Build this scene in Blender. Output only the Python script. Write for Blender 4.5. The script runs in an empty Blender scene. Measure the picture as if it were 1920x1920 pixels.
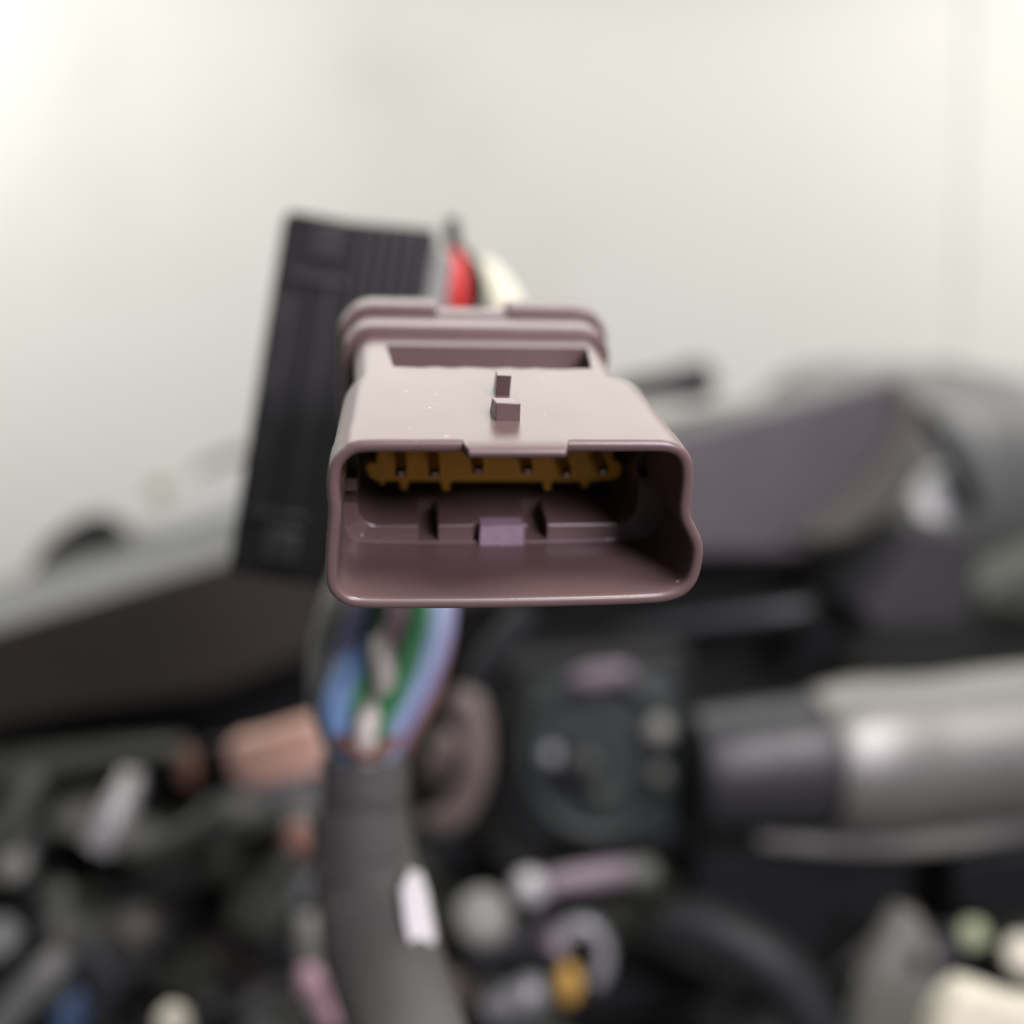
import bpy, bmesh, math, random
from mathutils import Vector, Matrix, Euler

random.seed(7)
S = bpy.context.scene
COL = S.collection
MM = 0.001

# ------------------------------------------------------------------ camera
CAM = Vector((0.0, 0.0, 1.20))
TILT = math.radians(5.0)
RIGHT = Vector((1, 0, 0))
FWD = Vector((0, math.cos(TILT), -math.sin(TILT)))
UP = Vector((0, math.sin(TILT), math.cos(TILT)))

cd = bpy.data.cameras.new("camera")
cam = bpy.data.objects.new("camera", cd)
COL.objects.link(cam)
cam.location = CAM
cam.rotation_euler = (math.pi / 2 - TILT, 0, 0)
cd.sensor_width = 5.6
cd.lens = 5.6
cd.clip_start = 0.005
cd.clip_end = 20
cd.dof.use_dof = True
cd.dof.focus_distance = 0.103
cd.dof.aperture_fstop = 1.12
S.camera = cam

# ------------------------------------------------------------------ light
W = bpy.data.worlds.new("World")
S.world = W
W.use_nodes = True
bg = W.node_tree.nodes["Background"]
bg.inputs[0].default_value = (0.92, 0.95, 1.0, 1)
bg.inputs[1].default_value = 0.11


def area_lamp(name, loc, target, size, energy, color):
    ld = bpy.data.lights.new(name, 'AREA')
    ld.shape = 'RECTANGLE'
    ld.size, ld.size_y = size
    ld.energy = energy
    ld.color = color
    o = bpy.data.objects.new(name, ld)
    COL.objects.link(o)
    o.location = loc
    d = Vector(target) - Vector(loc)
    o.rotation_euler = (0, 0, 0) if abs(d.x) + abs(d.y) < 1e-6 else d.to_track_quat('-Z', 'Y').to_euler()
    return o


area_lamp("overhead_lamp", (0.02, 1.08, 2.05), (0.0, 0.15, 1.20), (1.3, 0.5), 8.2, (1.0, 0.99, 0.935))
area_lamp("overhead_lamp", (0.26, -0.24, 1.76), (0.0, 0.12, 1.19), (0.30, 0.20), 7.5, (1.0, 0.97, 0.95))
area_lamp("overhead_lamp", (-1.15, 0.75, 1.95), (-0.7, 1.3, 1.45), (0.5, 0.4), 9.6, (1.0, 0.98, 0.955))  # added lamp, brightens the wall towards its upper left
area_lamp("overhead_lamp", (1.25, 0.72, 2.0), (0.9, 1.3, 1.6), (0.5, 0.4), 12.0, (1.0, 0.975, 0.94))  # added lamp, gives the wall its bright right side
area_lamp("bench_lamp", (0.15, -0.15, 1.285), (0.0, 0.12, 1.19), (0.10, 0.07), 1.25, (0.92, 0.84, 1.0))

V = S.view_settings
V.view_transform = 'Standard'
V.look = 'None'
V.exposure = 0.0
V.gamma = 1.0


# ------------------------------------------------------------------ helpers
def at(px, py, d):
    """world point seen 960 px focal ... d millimetres in front of the lens"""
    return CAM + (RIGHT * ((px - 960) / 1920.0) + UP * ((960 - py) / 1920.0) + FWD) * (d * MM)


def link(name, bm, mat, parent=None, smooth=40, bevel=0.0, seg=2, mw=None):
    me = bpy.data.meshes.new(name)
    bmesh.ops.remove_doubles(bm, verts=bm.verts, dist=1e-7)
    bmesh.ops.recalc_face_normals(bm, faces=bm.faces)
    bm.to_mesh(me)
    bm.free()
    for p in me.polygons:
        p.use_smooth = True
    me.set_sharp_from_angle(angle=math.radians(smooth))
    if mat:
        me.materials.append(mat)
    o = bpy.data.objects.new(name, me)
    COL.objects.link(o)
    if parent:
        o.parent = parent
    if bevel > 0:
        m = o.modifiers.new("edge", 'BEVEL')
        m.width = bevel
        m.segments = seg
        m.limit_method = 'ANGLE'
        m.angle_limit = math.radians(35)
        m.harden_normals = False
    return o


def tag(o, label, cat, group=None):
    o["label"] = label
    o["category"] = cat
    if group:
        o["group"] = group
    return o


def thing(name, loc, label, cat, group=None):
    o = bpy.data.objects.new(name, None)
    o.empty_display_size = 0.01
    COL.objects.link(o)
    o.location = loc
    return tag(o, label, cat, group)


def adopt(child, parent):
    child.parent = parent
    child.matrix_parent_inverse = Matrix.Translation(-Vector(parent.location))
    return child


def prism(bm, pts, thick, back=None):
    """pts: (px,py,depth) outline of the near face; the body goes thick mm further away"""
    a = [bm.verts.new(at(*p)) for p in pts]
    off = (back if back else FWD) * (thick * MM)
    b = [bm.verts.new(v.co + off) for v in a]
    n = len(pts)
    bm.faces.new(a)
    bm.faces.new(b[::-1])
    for i in range(n):
        bm.faces.new((a[i], b[i], b[(i + 1) % n], a[(i + 1) % n]))


def smooth_path(pts, k=8):
    """Catmull-Rom through world points"""
    P = [Vector(p) for p in pts]
    if len(P) < 3:
        return P
    P = [P[0] * 2 - P[1]] + P + [P[-1] * 2 - P[-2]]
    out = []
    for i in range(1, len(P) - 2):
        p0, p1, p2, p3 = P[i - 1], P[i], P[i + 1], P[i + 2]
        for j in range(k):
            t = j / k
            out.append(0.5 * ((2 * p1) + (p2 - p0) * t + (2 * p0 - 5 * p1 + 4 * p2 - p3) * t * t
                              + (3 * p1 - p0 - 3 * p2 + p3) * t ** 3))
    out.append(P[-2])
    return out


def tube(bm, pts, r, n=14, k=8, cap=True, wob=0.0):
    """round tube along world points; r in mm, a number or a list (one per given point)"""
    path = smooth_path(pts, k)
    m = len(path)
    if isinstance(r, (int, float)):
        rr = [r] * m
    else:
        rr = []
        for i in range(m):
            t = i / (m - 1) * (len(r) - 1)
            a = min(int(t), len(r) - 2)
            rr.append(r[a] + (r[a + 1] - r[a]) * (t - a))
    rings = []
    nrm = None
    for i, p in enumerate(path):
        t = (path[min(i + 1, m - 1)] - path[max(i - 1, 0)]).normalized()
        if nrm is None:
            nrm = t.orthogonal().normalized()
        nrm = (nrm - t * nrm.dot(t)).normalized()
        bn = t.cross(nrm)
        ring = []
        for j in range(n):
            a = 2 * math.pi * j / n
            q = rr[i] * (1 + wob * math.sin(3 * a + i * 0.9) + wob * random.uniform(-.5, .5))
            ring.append(bm.verts.new(p + (nrm * math.cos(a) + bn * math.sin(a)) * q * MM))
        rings.append(ring)
    for i in range(m - 1):
        for j in range(n):
            bm.faces.new((rings[i][j], rings[i][(j + 1) % n], rings[i + 1][(j + 1) % n], rings[i + 1][j]))
    if cap:
        bm.faces.new(rings[0][::-1])
        bm.faces.new(rings[-1])


def lathe(bm, p0, axis, prof, n=28):
    """profile [(distance along axis mm, radius mm)]"""
    ax = Vector(axis).normalized()
    u = ax.orthogonal().normalized()
    w = ax.cross(u)
    rings = []
    for h, r in prof:
        c = Vector(p0) + ax * h * MM
        rings.append([bm.verts.new(c + (u * math.cos(2 * math.pi * j / n) + w * math.sin(2 * math.pi * j / n)) * max(r, 1e-3) * MM)
                      for j in range(n)])
    for a, b in zip(rings, rings[1:]):
        for j in range(n):
            bm.faces.new((a[j], a[(j + 1) % n], b[(j + 1) % n], b[j]))
    bm.faces.new(rings[0][::-1])
    bm.faces.new(rings[-1])


def box(bm, x0, x1, y0, y1, z0, z1):
    v = [bm.verts.new((x * MM, y * MM, z * MM)) for x in (x0, x1) for y in (y0, y1) for z in (z0, z1)]
    for f in ((0, 1, 3, 2), (4, 6, 7, 5), (0, 4, 5, 1), (2, 3, 7, 6), (0, 2, 6, 4), (1, 5, 7, 3)):
        bm.faces.new([v[i] for i in f])


# ------------------------------------------------------------------ materials
def plastic(name, col, rough=0.45, var=0.12, scale=60.0, bump=0.06, bscale=900.0, metal=0.0, spec=0.5,
            col2=None, specks=None, coat=0.0, rvar=0.09):
    m = bpy.data.materials.new(name)
    m.use_nodes = True
    nt = m.node_tree
    b = nt.nodes["Principled BSDF"]
    tc = nt.nodes.new("ShaderNodeTexCoord")
    n1 = nt.nodes.new("ShaderNodeTexNoise")
    n1.inputs["Scale"].default_value = scale
    n1.inputs["Detail"].default_value = 5
    nt.links.new(tc.outputs["Object"], n1.inputs["Vector"])
    mx = nt.nodes.new("ShaderNodeMix")
    mx.data_type = 'RGBA'
    c2 = col2 if col2 else [c * (1 - 2.2 * var) for c in col]
    mx.inputs["A"].default_value = (*[c * (1 + var) for c in col], 1)
    mx.inputs["B"].default_value = (*c2, 1)
    nt.links.new(n1.outputs["Fac"], mx.inputs["Factor"])
    outc = mx.outputs["Result"]
    if specks:
        n3 = nt.nodes.new("ShaderNodeTexNoise")
        n3.inputs["Scale"].default_value = specks[0]
        n3.inputs["Detail"].default_value = 2
        nt.links.new(tc.outputs["Object"], n3.inputs["Vector"])
        r3 = nt.nodes.new("ShaderNodeMapRange")
        r3.inputs["From Min"].default_value = specks[1]
        r3.inputs["From Max"].default_value = specks[1] + 0.03
        nt.links.new(n3.outputs["Fac"], r3.inputs["Value"])
        m3 = nt.nodes.new("ShaderNodeMix")
        m3.data_type = 'RGBA'
        m3.inputs["B"].default_value = (*specks[2], 1)
        nt.links.new(r3.outputs["Result"], m3.inputs["Factor"])
        nt.links.new(outc, m3.inputs["A"])
        outc = m3.outputs["Result"]
    nt.links.new(outc, b.inputs["Base Color"])
    mr = nt.nodes.new("ShaderNodeMapRange")
    mr.inputs["To Min"].default_value = max(0.03, rough - rvar)
    mr.inputs["To Max"].default_value = min(1, rough + rvar)
    n4 = nt.nodes.new("ShaderNodeTexNoise")
    n4.inputs["Scale"].default_value = scale * 2.7
    n4.inputs["Detail"].default_value = 6
    nt.links.new(tc.outputs["Object"], n4.inputs["Vector"])
    nt.links.new(n4.outputs["Fac"], mr.inputs["Value"])
    nt.links.new(mr.outputs["Result"], b.inputs["Roughness"])
    b.inputs["Metallic"].default_value = metal
    b.inputs["Specular IOR Level"].default_value = spec
    if coat:
        b.inputs["Coat Weight"].default_value = coat
        b.inputs["Coat Roughness"].default_value = 0.2
    if bump > 0:
        n2 = nt.nodes.new("ShaderNodeTexNoise")
        n2.inputs["Scale"].default_value = bscale
        n2.inputs["Detail"].default_value = 4
        nt.links.new(tc.outputs["Object"], n2.inputs["Vector"])
        bp = nt.nodes.new("ShaderNodeBump")
        bp.inputs["Strength"].default_value = bump
        bp.inputs["Distance"].default_value = 0.0004
        nt.links.new(n2.outputs["Fac"], bp.inputs["Height"])
        nt.links.new(bp.outputs["Normal"], b.inputs["Normal"])
    return m


M = {}
M['mauve'] = plastic("mauve_plastic", (0.110, 0.070, 0.066), 0.33, 0.05, 60, 0.035, 9000, spec=0.48, rvar=0.025, specks=(1100, 0.742, (0.35, 0.28, 0.26)))
M['mauve_dark'] = plastic("mauve_plastic_inner", (0.105, 0.060, 0.063), 0.42, 0.08, 180, 0.06, 9000)
M['mauve_lit'] = plastic("mauve_plastic_lit", (0.25, 0.175, 0.21), 0.55, 0.12, 700, 0.3, 2600)  # rough mauve, paler: light caught by the key tab is put into the colour
M['yellow'] = plastic("amber_plastic", (0.95, 0.46, 0.02), 0.38, 0.10, 250, 0.08, 2000)
M['pin'] = plastic("tin_pin", (0.42, 0.33, 0.28), 0.30, 0.1, 900, 0.05, 3000, metal=1.0)
M['black'] = plastic("black_plastic", (0.008, 0.0075, 0.0085), 0.55, 0.15, 90, 0.08, 1200, spec=0.25)
M['black2'] = plastic("black_nylon", (0.030, 0.028, 0.030), 0.5, 0.15, 90, 0.08, 1200, spec=0.4)
M['hole'] = plastic("recess_shade_black", (0.004, 0.004, 0.005), 0.6, 0.1, 90, 0)  # near-black colour for the shade of recesses that are not cut in
M['red'] = plastic("red_insulation", (0.55, 0.028, 0.022), 0.45, 0.08, 120, 0.05)
M['cream'] = plastic("cream_insulation", (0.70, 0.67, 0.52), 0.5, 0.05, 120, 0.05)
M['blue'] = plastic("blue_insulation", (0.25, 0.42, 0.70), 0.45, 0.08, 120, 0.05)
M['sky'] = plastic("pale_blue_insulation", (0.36, 0.48, 0.66), 0.45, 0.08, 120, 0.05)
M['lilac'] = plastic("lilac_insulation", (0.28, 0.27, 0.44), 0.45, 0.08, 120, 0.05)
M['pink'] = plastic("pink_insulation", (0.48, 0.30, 0.35), 0.45, 0.08, 120, 0.05)
M['green'] = plastic("green_insulation", (0.06, 0.28, 0.10), 0.45, 0.08, 120, 0.05)
M['white'] = plastic("white_insulation", (0.78, 0.72, 0.62), 0.45, 0.05, 120, 0.05)
M['copper'] = plastic("copper_band", (0.22, 0.11, 0.08), 0.45, 0.15, 120, 0.05)
M['sheath'] = plastic("grey_sheath", (0.30, 0.30, 0.27), 0.5, 0.15, 120, 0.1)
M['tape'] = plastic("cloth_tape", (0.095, 0.090, 0.080), 0.7, 0.12, 60, 0.4, 900, col2=(0.034, 0.033, 0.031))
M['label'] = plastic("white_tag", (0.66, 0.63, 0.62), 0.5, 0.04, 60, 0.03)
M['grime'] = plastic("dark_casting", (0.010, 0.012, 0.011), 0.7, 0.5, 22, 0.6, 160, col2=(0.024, 0.026, 0.022), spec=0.3)
M['brownblack'] = plastic("brown_black_plastic", (0.038, 0.031, 0.028), 0.55, 0.15, 20, 0.06, 500, spec=0.3)
M['olivebrown'] = plastic('olive_brown_plastic', (0.085, 0.078, 0.066), 0.5, 0.12, 20, 0.06, 500)
M['olive2'] = plastic('murky_green_black', (0.026, 0.033, 0.031), 0.5, 0.3, 60, 0.1)
M['purpleblack'] = plastic("dark_mauve_plastic", (0.062, 0.046, 0.055), 0.5, 0.12, 20, 0.06, 500)
M['trim'] = plastic("pale_grey_trim", (0.185, 0.187, 0.182), 0.65, 0.08, 30, 0.06, 500, spec=0.3)
M['pale'] = plastic("pale_panel", (0.74, 0.75, 0.73), 0.5, 0.04, 30, 0.03)
M['greymid'] = plastic("mid_grey_plastic", (0.20, 0.20, 0.19), 0.5, 0.12, 30, 0.06)
M['drum'] = plastic("grey_drum", (0.165, 0.168, 0.168), 0.5, 0.10, 16, 0.06)
M['steel'] = plastic("satin_steel", (0.30, 0.29, 0.275), 0.48, 0.12, 40, 0.06, 600, metal=0.65)
M['sleeve'] = plastic("dark_sleeve", (0.035, 0.034, 0.038), 0.42, 0.12, 40, 0.06, 600)
M['chrome'] = plastic("bright_steel", (0.50, 0.49, 0.49), 0.4, 0.1, 60, 0.05, metal=0.3)
M['greymetal'] = plastic("grey_metal", (0.26, 0.26, 0.27), 0.42, 0.15, 60, 0.1, metal=0.3)
M['rod'] = plastic("pinkish_rod", (0.21, 0.16, 0.19), 0.45, 0.1, 60, 0.05)
M['peach'] = plastic("peach_plastic", (0.66, 0.36, 0.22), 0.5, 0.10, 45, 0.06, col2=(0.52, 0.36, 0.35))
M['amber'] = plastic("amber_cap", (0.62, 0.36, 0.09), 0.4, 0.08, 90, 0.05)
M['creampart'] = plastic("cream_plastic", (0.66, 0.62, 0.50), 0.5, 0.05, 60, 0.05)
M['hose'] = plastic("brown_grey_hose", (0.15, 0.115, 0.105), 0.5, 0.15, 80, 0.1)
M['rubber'] = plastic("black_rubber", (0.016, 0.018, 0.019), 0.55, 0.15, 80, 0.1, spec=0.35)
M['lever'] = plastic("grey_lever", (0.21, 0.21, 0.19), 0.5, 0.12, 50, 0.08)
M['navy'] = plastic("navy_plastic", (0.05, 0.09, 0.18), 0.5, 0.12, 60, 0.05)
M['olive'] = plastic("olive_grey_metal", (0.07, 0.075, 0.062), 0.5, 0.2, 60, 0.1)
M['sage'] = plastic("sage_plastic", (0.30, 0.33, 0.20), 0.5, 0.1, 60, 0.05)


def wall_mat():
    m = plastic("painted_wall", (0.81, 0.80, 0.755), 0.7, 0.02, 3.0, 0.15, 120)
    nt = m.node_tree
    b = nt.nodes["Principled BSDF"]
    src = b.inputs["Base Color"].links[0].from_socket
    geo = nt.nodes.new("ShaderNodeNewGeometry")
    n = nt.nodes.new("ShaderNodeTexNoise")          # faint grey-green scuffs in the paint
    n.inputs["Scale"].default_value = 3.2
    n.inputs["Detail"].default_value = 3
    nt.links.new(geo.outputs["Position"], n.inputs["Vector"])
    r = nt.nodes.new("ShaderNodeMapRange")
    r.inputs["From Min"].default_value = 0.52
    r.inputs["From Max"].default_value = 0.80
    r.inputs["To Max"].default_value = 0.5
    nt.links.new(n.outputs["Fac"], r.inputs["Value"])
    mx = nt.nodes.new("ShaderNodeMix")
    mx.data_type = 'RGBA'
    mx.inputs["B"].default_value = (0.60, 0.61, 0.54, 1)
    nt.links.new(r.outputs["Result"], mx.inputs["Factor"])
    nt.links.new(src, mx.inputs["A"])
    dv = nt.nodes.new("ShaderNodeVectorMath")       # one old grey-green smudge
    dv.operation = 'DISTANCE'
    dv.inputs[1].default_value = (-0.173, 1.32, 1.64)
    nt.links.new(geo.outputs["Position"], dv.inputs[0])
    r2 = nt.nodes.new("ShaderNodeMapRange")
    r2.interpolation_type = 'SMOOTHSTEP'
    r2.inputs["From Min"].default_value = 0.13
    r2.inputs["From Max"].default_value = 0.0
    r2.inputs["To Max"].default_value = 0.20
    nt.links.new(dv.outputs["Value"], r2.inputs["Value"])
    m2 = nt.nodes.new("ShaderNodeMix")
    m2.data_type = 'RGBA'
    m2.inputs["B"].default_value = (0.46, 0.48, 0.37, 1)
    nt.links.new(r2.outputs["Result"], m2.inputs["Factor"])
    nt.links.new(mx.outputs["Result"], m2.inputs["A"])
    nt.links.new(m2.outputs["Result"], b.inputs["Base Color"])
    return m


M['wall'] = wall_mat()
M['floor'] = plastic("concrete", (0.24, 0.235, 0.22), 0.7, 0.15, 4, 0.3, 60)


# ------------------------------------------------------------------ setting
def structure(o):
    o["kind"] = 'structure'
    return o


def wbox(x0, x1, y0, y1, z0, z1):
    bm = bmesh.new()
    box(bm, x0 / MM, x1 / MM, y0 / MM, y1 / MM, z0 / MM, z1 / MM)
    return bm


structure(link("wall", wbox(-3.0, 0.567, 1.32, 1.42, 0.0, 2.7), M['wall']))
structure(link("wall_pilaster", wbox(0.5672, 3.0, 1.3165, 1.42, 0.0, 2.7), M['wall'], bevel=0.0015))
structure(link("floor", wbox(-3.0, 3.0, -1.5, 1.42, -0.1, -0.0005), M['floor']))


# ------------------------------------------------------------------ the mauve connector
AX = Vector((-0.115, 0.469, 1.0)).normalized()          # its long axis in lens coordinates (right, up, forward)
rho = 0.006
XX = Vector((1, rho, 0))
XX.z = -(XX.x * AX.x + XX.y * AX.y) / AX.z
XX.normalize()
ZZ = XX.cross(AX)
if ZZ.y < 0:
    ZZ = -ZZ


def to_world(v):
    return RIGHT * v.x + UP * v.y + FWD * v.z


R3 = Matrix((to_world(XX), to_world(AX), to_world(ZZ))).transposed()
conn = thing("electrical_connector", at(960, 985, 100),
             "mauve plastic electrical connector in sharp focus, its open mouth showing six pins", "connector")
conn.rotation_euler = R3.to_euler()

NP = 420
OUT = [(-14.08, 8.66), (-15.3, 8.45), (-16.3, 7.83), (-17.0, 7.0), (-17.42, 6.1), (-17.66, 4.8), (-17.68, 3.2),
       (-17.6, 1.8), (-17.72, 0.2), (-17.95, -1.9), (-18.13, -4.2), (-18.13, -6.0), (-17.86, -7.15), (-17.11, -8.2),
       (-16.03, -8.9), (-14.4, -9.2), (-8.9, -9.35), (-0.7, -9.42), (8.47, -9.34), (14.26, -9.2), (16.6, -8.95),
       (18.25, -8.25), (19.25, -7.0), (19.66, -5.3), (19.66, -3.2), (19.3, -1.85), (18.63, -0.55), (18.02, 0.56),
       (17.76, 1.67), (17.74, 3.2), (17.7, 4.6), (17.52, 6.0), (17.1, 7.15), (16.3, 8.05), (15.2, 8.55), (14.0, 8.7),
       (9.0, 8.72), (0, 8.72), (-9.0, 8.70)]


def closed_spline(P, n):
    m = len(P)
    dense = []
    for i in range(m):
        p0, p1, p2, p3 = (Vector((*P[(i + k) % m], 0)) for k in (-1, 0, 1, 2))
        # centripetal-ish: shrink tangents on long segments
        l = (p2 - p1).length
        t1 = (p2 - p0) * (l / max(1e-6, (p1 - p0).length + l))
        t2 = (p3 - p1) * (l / max(1e-6, (p3 - p2).length + l))
        for j in range(24):
            t = j / 24
            h = p1 * (2 * t ** 3 - 3 * t * t + 1) + t1 * (t ** 3 - 2 * t * t + t) + p2 * (-2 * t ** 3 + 3 * t * t) + t2 * (t ** 3 - t * t)
            dense.append(h)
    dense.append(dense[0].copy())
    cum = [0]
    for a, b in zip(dense, dense[1:]):
        cum.append(cum[-1] + (b - a).length)
    out = []
    k = 0
    for i in range(n):
        s = cum[-1] * i / n
        while cum[k + 1] < s:
            k += 1
        f = (s - cum[k]) / max(1e-9, cum[k + 1] - cum[k])
        out.append(dense[k].lerp(dense[k + 1], f))
    return [(p.x, p.y) for p in out]


SEC = closed_spline(OUT, NP)


def normals(sec):
    n = len(sec)
    res = []
    for i in range(n):
        a, b = sec[(i - 3) % n], sec[(i + 3) % n]
        dx, dz = b[0] - a[0], b[1] - a[1]
        l = math.hypot(dx, dz)
        res.append((-dz / l, dx / l))                # left of travel
    # OUT runs anticlockwise seen from the front (left side downwards) -> left of travel is inward
    return res


NRM = normals(SEC)


def inset(d):
    return [(x + nx * d, z + nz * d) for (x, z), (nx, nz) in zip(SEC, NRM)]


def rrect(x, z, x0, x1, z0, z1, r):
    """nearest point of a rounded rectangle to a point, seen from its core"""
    cx0, cx1, cz0, cz1 = x0 + r, x1 - r, z0 + r, z1 - r
    qx, qz = min(max(x, cx0), cx1), min(max(z, cz0), cz1)
    dx, dz = x - qx, z - qz
    l = math.hypot(dx, dz)
    if l < 1e-6:
        return x, z
    return qx + dx / l * r, qz + dz / l * r


def sec_rr(src, *a):
    return [rrect(x, z, *a) for x, z in src]


def lerp_sec(a, b, t):
    return [(p[0] + (q[0] - p[0]) * t, p[1] + (q[1] - p[1]) * t) for p, q in zip(a, b)]


def sstep(t):
    t = min(max(t, 0), 1)
    return t * t * (3 - 2 * t)


def notch(x, y, z):
    """the short tongue that juts forward from the middle of the upper lip"""
    if z < 5 or y > 0.6:
        return y, z
    e = min(max((4.95 - abs(x + 0.02)) / 0.40, 0), 1)
    return y - 2.15 * e, z + (8.70 - z) * 0.22 * e


def draft(sec, k):
    return [(x * (1 - k), z * (1 - 0.4 * k) if z < 0 else z) for x, z in sec]


def loft(bm, rings, close0=True, close1=True):
    prev = None
    first = None
    for y, sec in rings:
        ring = [bm.verts.new(Vector((x, *notch(x, y, z))) * MM) for x, z in sec]
        if prev:
            n = len(ring)
            for i in range(n):
                bm.faces.new((prev[i], prev[(i + 1) % n], ring[(i + 1) % n], ring[i]))
        else:
            first = ring
        prev = ring
    if close0:
        bm.faces.new(first[::-1])
    if close1:
        bm.faces.new(prev)


BODY0 = sec_rr(SEC, -15.9, 14.5, -7.6, 8.72, 2.6)
BODY1 = sec_rr(SEC, -16.3, 14.5, -7.6, 8.72, 2.4)
OPEN = sec_rr(inset(1.3), -15.35, 15.6, -6.0, 6.2, 2.2)
OPEN2 = sec_rr(inset(1.3), -15.2, 15.4, -5.9, 6.1, 2.0)
hood_end = draft(SEC, 0.028)
rings = [(50.0, sec_rr(SEC, -14.5, 13.0, -6, 7, 2.0)), (50.1, BODY1), (36.0, BODY1), (22.9, BODY0), (22.4, lerp_sec(BODY0, hood_end, 0.12)),
         (21.8, lerp_sec(BODY0, hood_end, 0.38)), (21.0, lerp_sec(BODY0, hood_end, 0.68)), (20.0, lerp_sec(BODY0, hood_end, 0.90)),
         (18.8, hood_end), (12.0, draft(SEC, 0.018)), (6.0, draft(SEC, 0.008))]
rings += [(y, SEC) for y in (4.6, 3.0, 1.6, 0.8, 0.38)]
rings += [(0.17, inset(0.08)), (0.06, inset(0.20)), (0.01, inset(0.36)), (0.0, inset(0.52)), (0.02, inset(0.70)), (0.08, inset(0.87)), (0.2, inset(1.02)),
          (0.45, inset(1.14))]
rings += [(y, inset(1.17)) for y in (0.8, 1.6, 3.0, 4.6)]
rings += [(8.0, inset(1.22)), (12.45, inset(1.27)), (12.55, lerp_sec(inset(1.27), OPEN, 0.08)), (12.55, lerp_sec(inset(1.27), OPEN, 0.93)),
          (12.65, OPEN), (16.0, OPEN), (24.0, OPEN2)]
bm = bmesh.new()
loft(bm, rings)
housing = link("housing", bm, M['mauve'], None, 32)

# cut the recess, the latch hole, the ledge slots with real booleans, then drop the cutters
bm = bmesh.new()
# rear recess in the roof: a worn ramp that ends at a back wall
cols = 14
lo, hi, fr, bk = [], [], [], []
for i in range(cols + 1):
    t = i / cols
    xf, xb = -11.5 + 22.9 * t, -12.4 + 24.8 * t
    yf = 23.6 + (random.uniform(-0.45, 0.45) if 0 < i < cols else 0)
    lo.append(bm.verts.new(Vector((xf, yf, 8.69)) * MM))
    hi.append(bm.verts.new(Vector((xf, yf - 0.1, 9.4)) * MM))
    bk.append((bm.verts.new(Vector((xb, 32.3, 5.6)) * MM), bm.verts.new(Vector((xb, 32.5, 9.4)) * MM)))
for i in range(cols):
    bm.faces.new((lo[i], lo[i + 1], bk[i + 1][0], bk[i][0]))
    bm.faces.new((hi[i], hi[i + 1], bk[i + 1][1], bk[i][1]))
    bm.faces.new((lo[i], lo[i + 1], hi[i + 1], hi[i]))
    bm.faces.new((bk[i][0], bk[i + 1][0], bk[i + 1][1], bk[i][1]))
for i in (0, cols):
    bm.faces.new((lo[i], bk[i][0], bk[i][1], hi[i]))
box(bm, -8.8, -6.6, 11.5, 19.5, -7.9, -5.2)
box(bm, -2.75, -2.05, 11.4, 13.6, -8.05, -5.2)
box(bm, 3.25, 5.6, 11.5, 19.5, -7.9, -5.2)
box(bm, -17.0, -14.6, 12.0, 17.0, -3.2, -1.75)
box(bm, -16.6, -14.6, 11.9, 15.5, -0.35, 5.4)
box(bm, 14.9, 16.6, 11.9, 15.5, -0.35, 5.4)
bmesh.ops.recalc_face_normals(bm, faces=bm.faces)
cme = bpy.data.meshes.new("cutter")
bm.to_mesh(cme)
bm.free()
cut = bpy.data.objects.new("cutter", cme)
COL.objects.link(cut)
mod = housing.modifiers.new("cut", 'BOOLEAN')
mod.operation = 'DIFFERENCE'
mod.solver = 'EXACT'
mod.object = cut
dg = bpy.context.evaluated_depsgraph_get()
new = bpy.data.meshes.new_from_object(housing.evaluated_get(dg))
housing.modifiers.clear()
housing.data = new
bpy.data.objects.remove(cut)
for p in new.polygons:
    p.use_smooth = True
new.set_sharp_from_angle(angle=math.radians(32))
housing.parent = conn

# rear seal: two round-edged ridges
def ridge(bm, y0, y1, d, gap=False):
    def sec(o):
        base = sec_rr(SEC, -16.5 - o * 1.1, 14.75 + o * 1.25, -7.6 - o, 8.72 + o, 2.6 + o)
        if gap:
            base = [(x, z - 1.15 * sstep((4.9 - abs(x + 1.0)) / 0.5) if z > 6 else z) for x, z in base]
        return base
    h = min(0.45, (y1 - y0) / 3)
    loft(bm, [(y0, sec(-1.0)), (y0, sec(d - h)), (y0 + h * 0.3, sec(d - h * 0.3)), (y0 + h, sec(d)), (y1 - h, sec(d)),
              (y1 - h * 0.3, sec(d - h * 0.3)), (y1, sec(d - h)), (y1, sec(-1.0))])


bm = bmesh.new(); ridge(bm, 36.6, 41.6, 1.15)
link("seal_ridge", bm, M['mauve'], conn, 40)
bm = bmesh.new(); ridge(bm, 41.7, 43.9, 0.35)
link("seal_groove", bm, M['mauve_dark'], conn, 40)
bm = bmesh.new(); ridge(bm, 44.0, 48.6, 2.05, True)
link("seal_ridge", bm, M['mauve'], conn, 40)

# latch block on the roof
bm = bmesh.new()
v = [bm.verts.new(Vector(q) * MM) for q in [(-1.42, 5.7, 8.5), (1.04, 5.7, 8.5), (1.04, 5.72, 10.57), (-1.42, 5.72, 10.57),
                                              (-1.75, 9.0, 8.5), (0.9, 9.0, 8.5), (0.78, 7.4, 10.57), (-1.70, 7.4, 10.57)]]
for f in ((0, 1, 2, 3), (4, 7, 6, 5), (0, 3, 7, 4), (1, 5, 6, 2), (3, 2, 6, 7), (0, 4, 5, 1)):
    bm.faces.new([v[i] for i in f])
link("latch_block", bm, M['mauve'], conn, 30, 0.10 * MM, 2)

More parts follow.
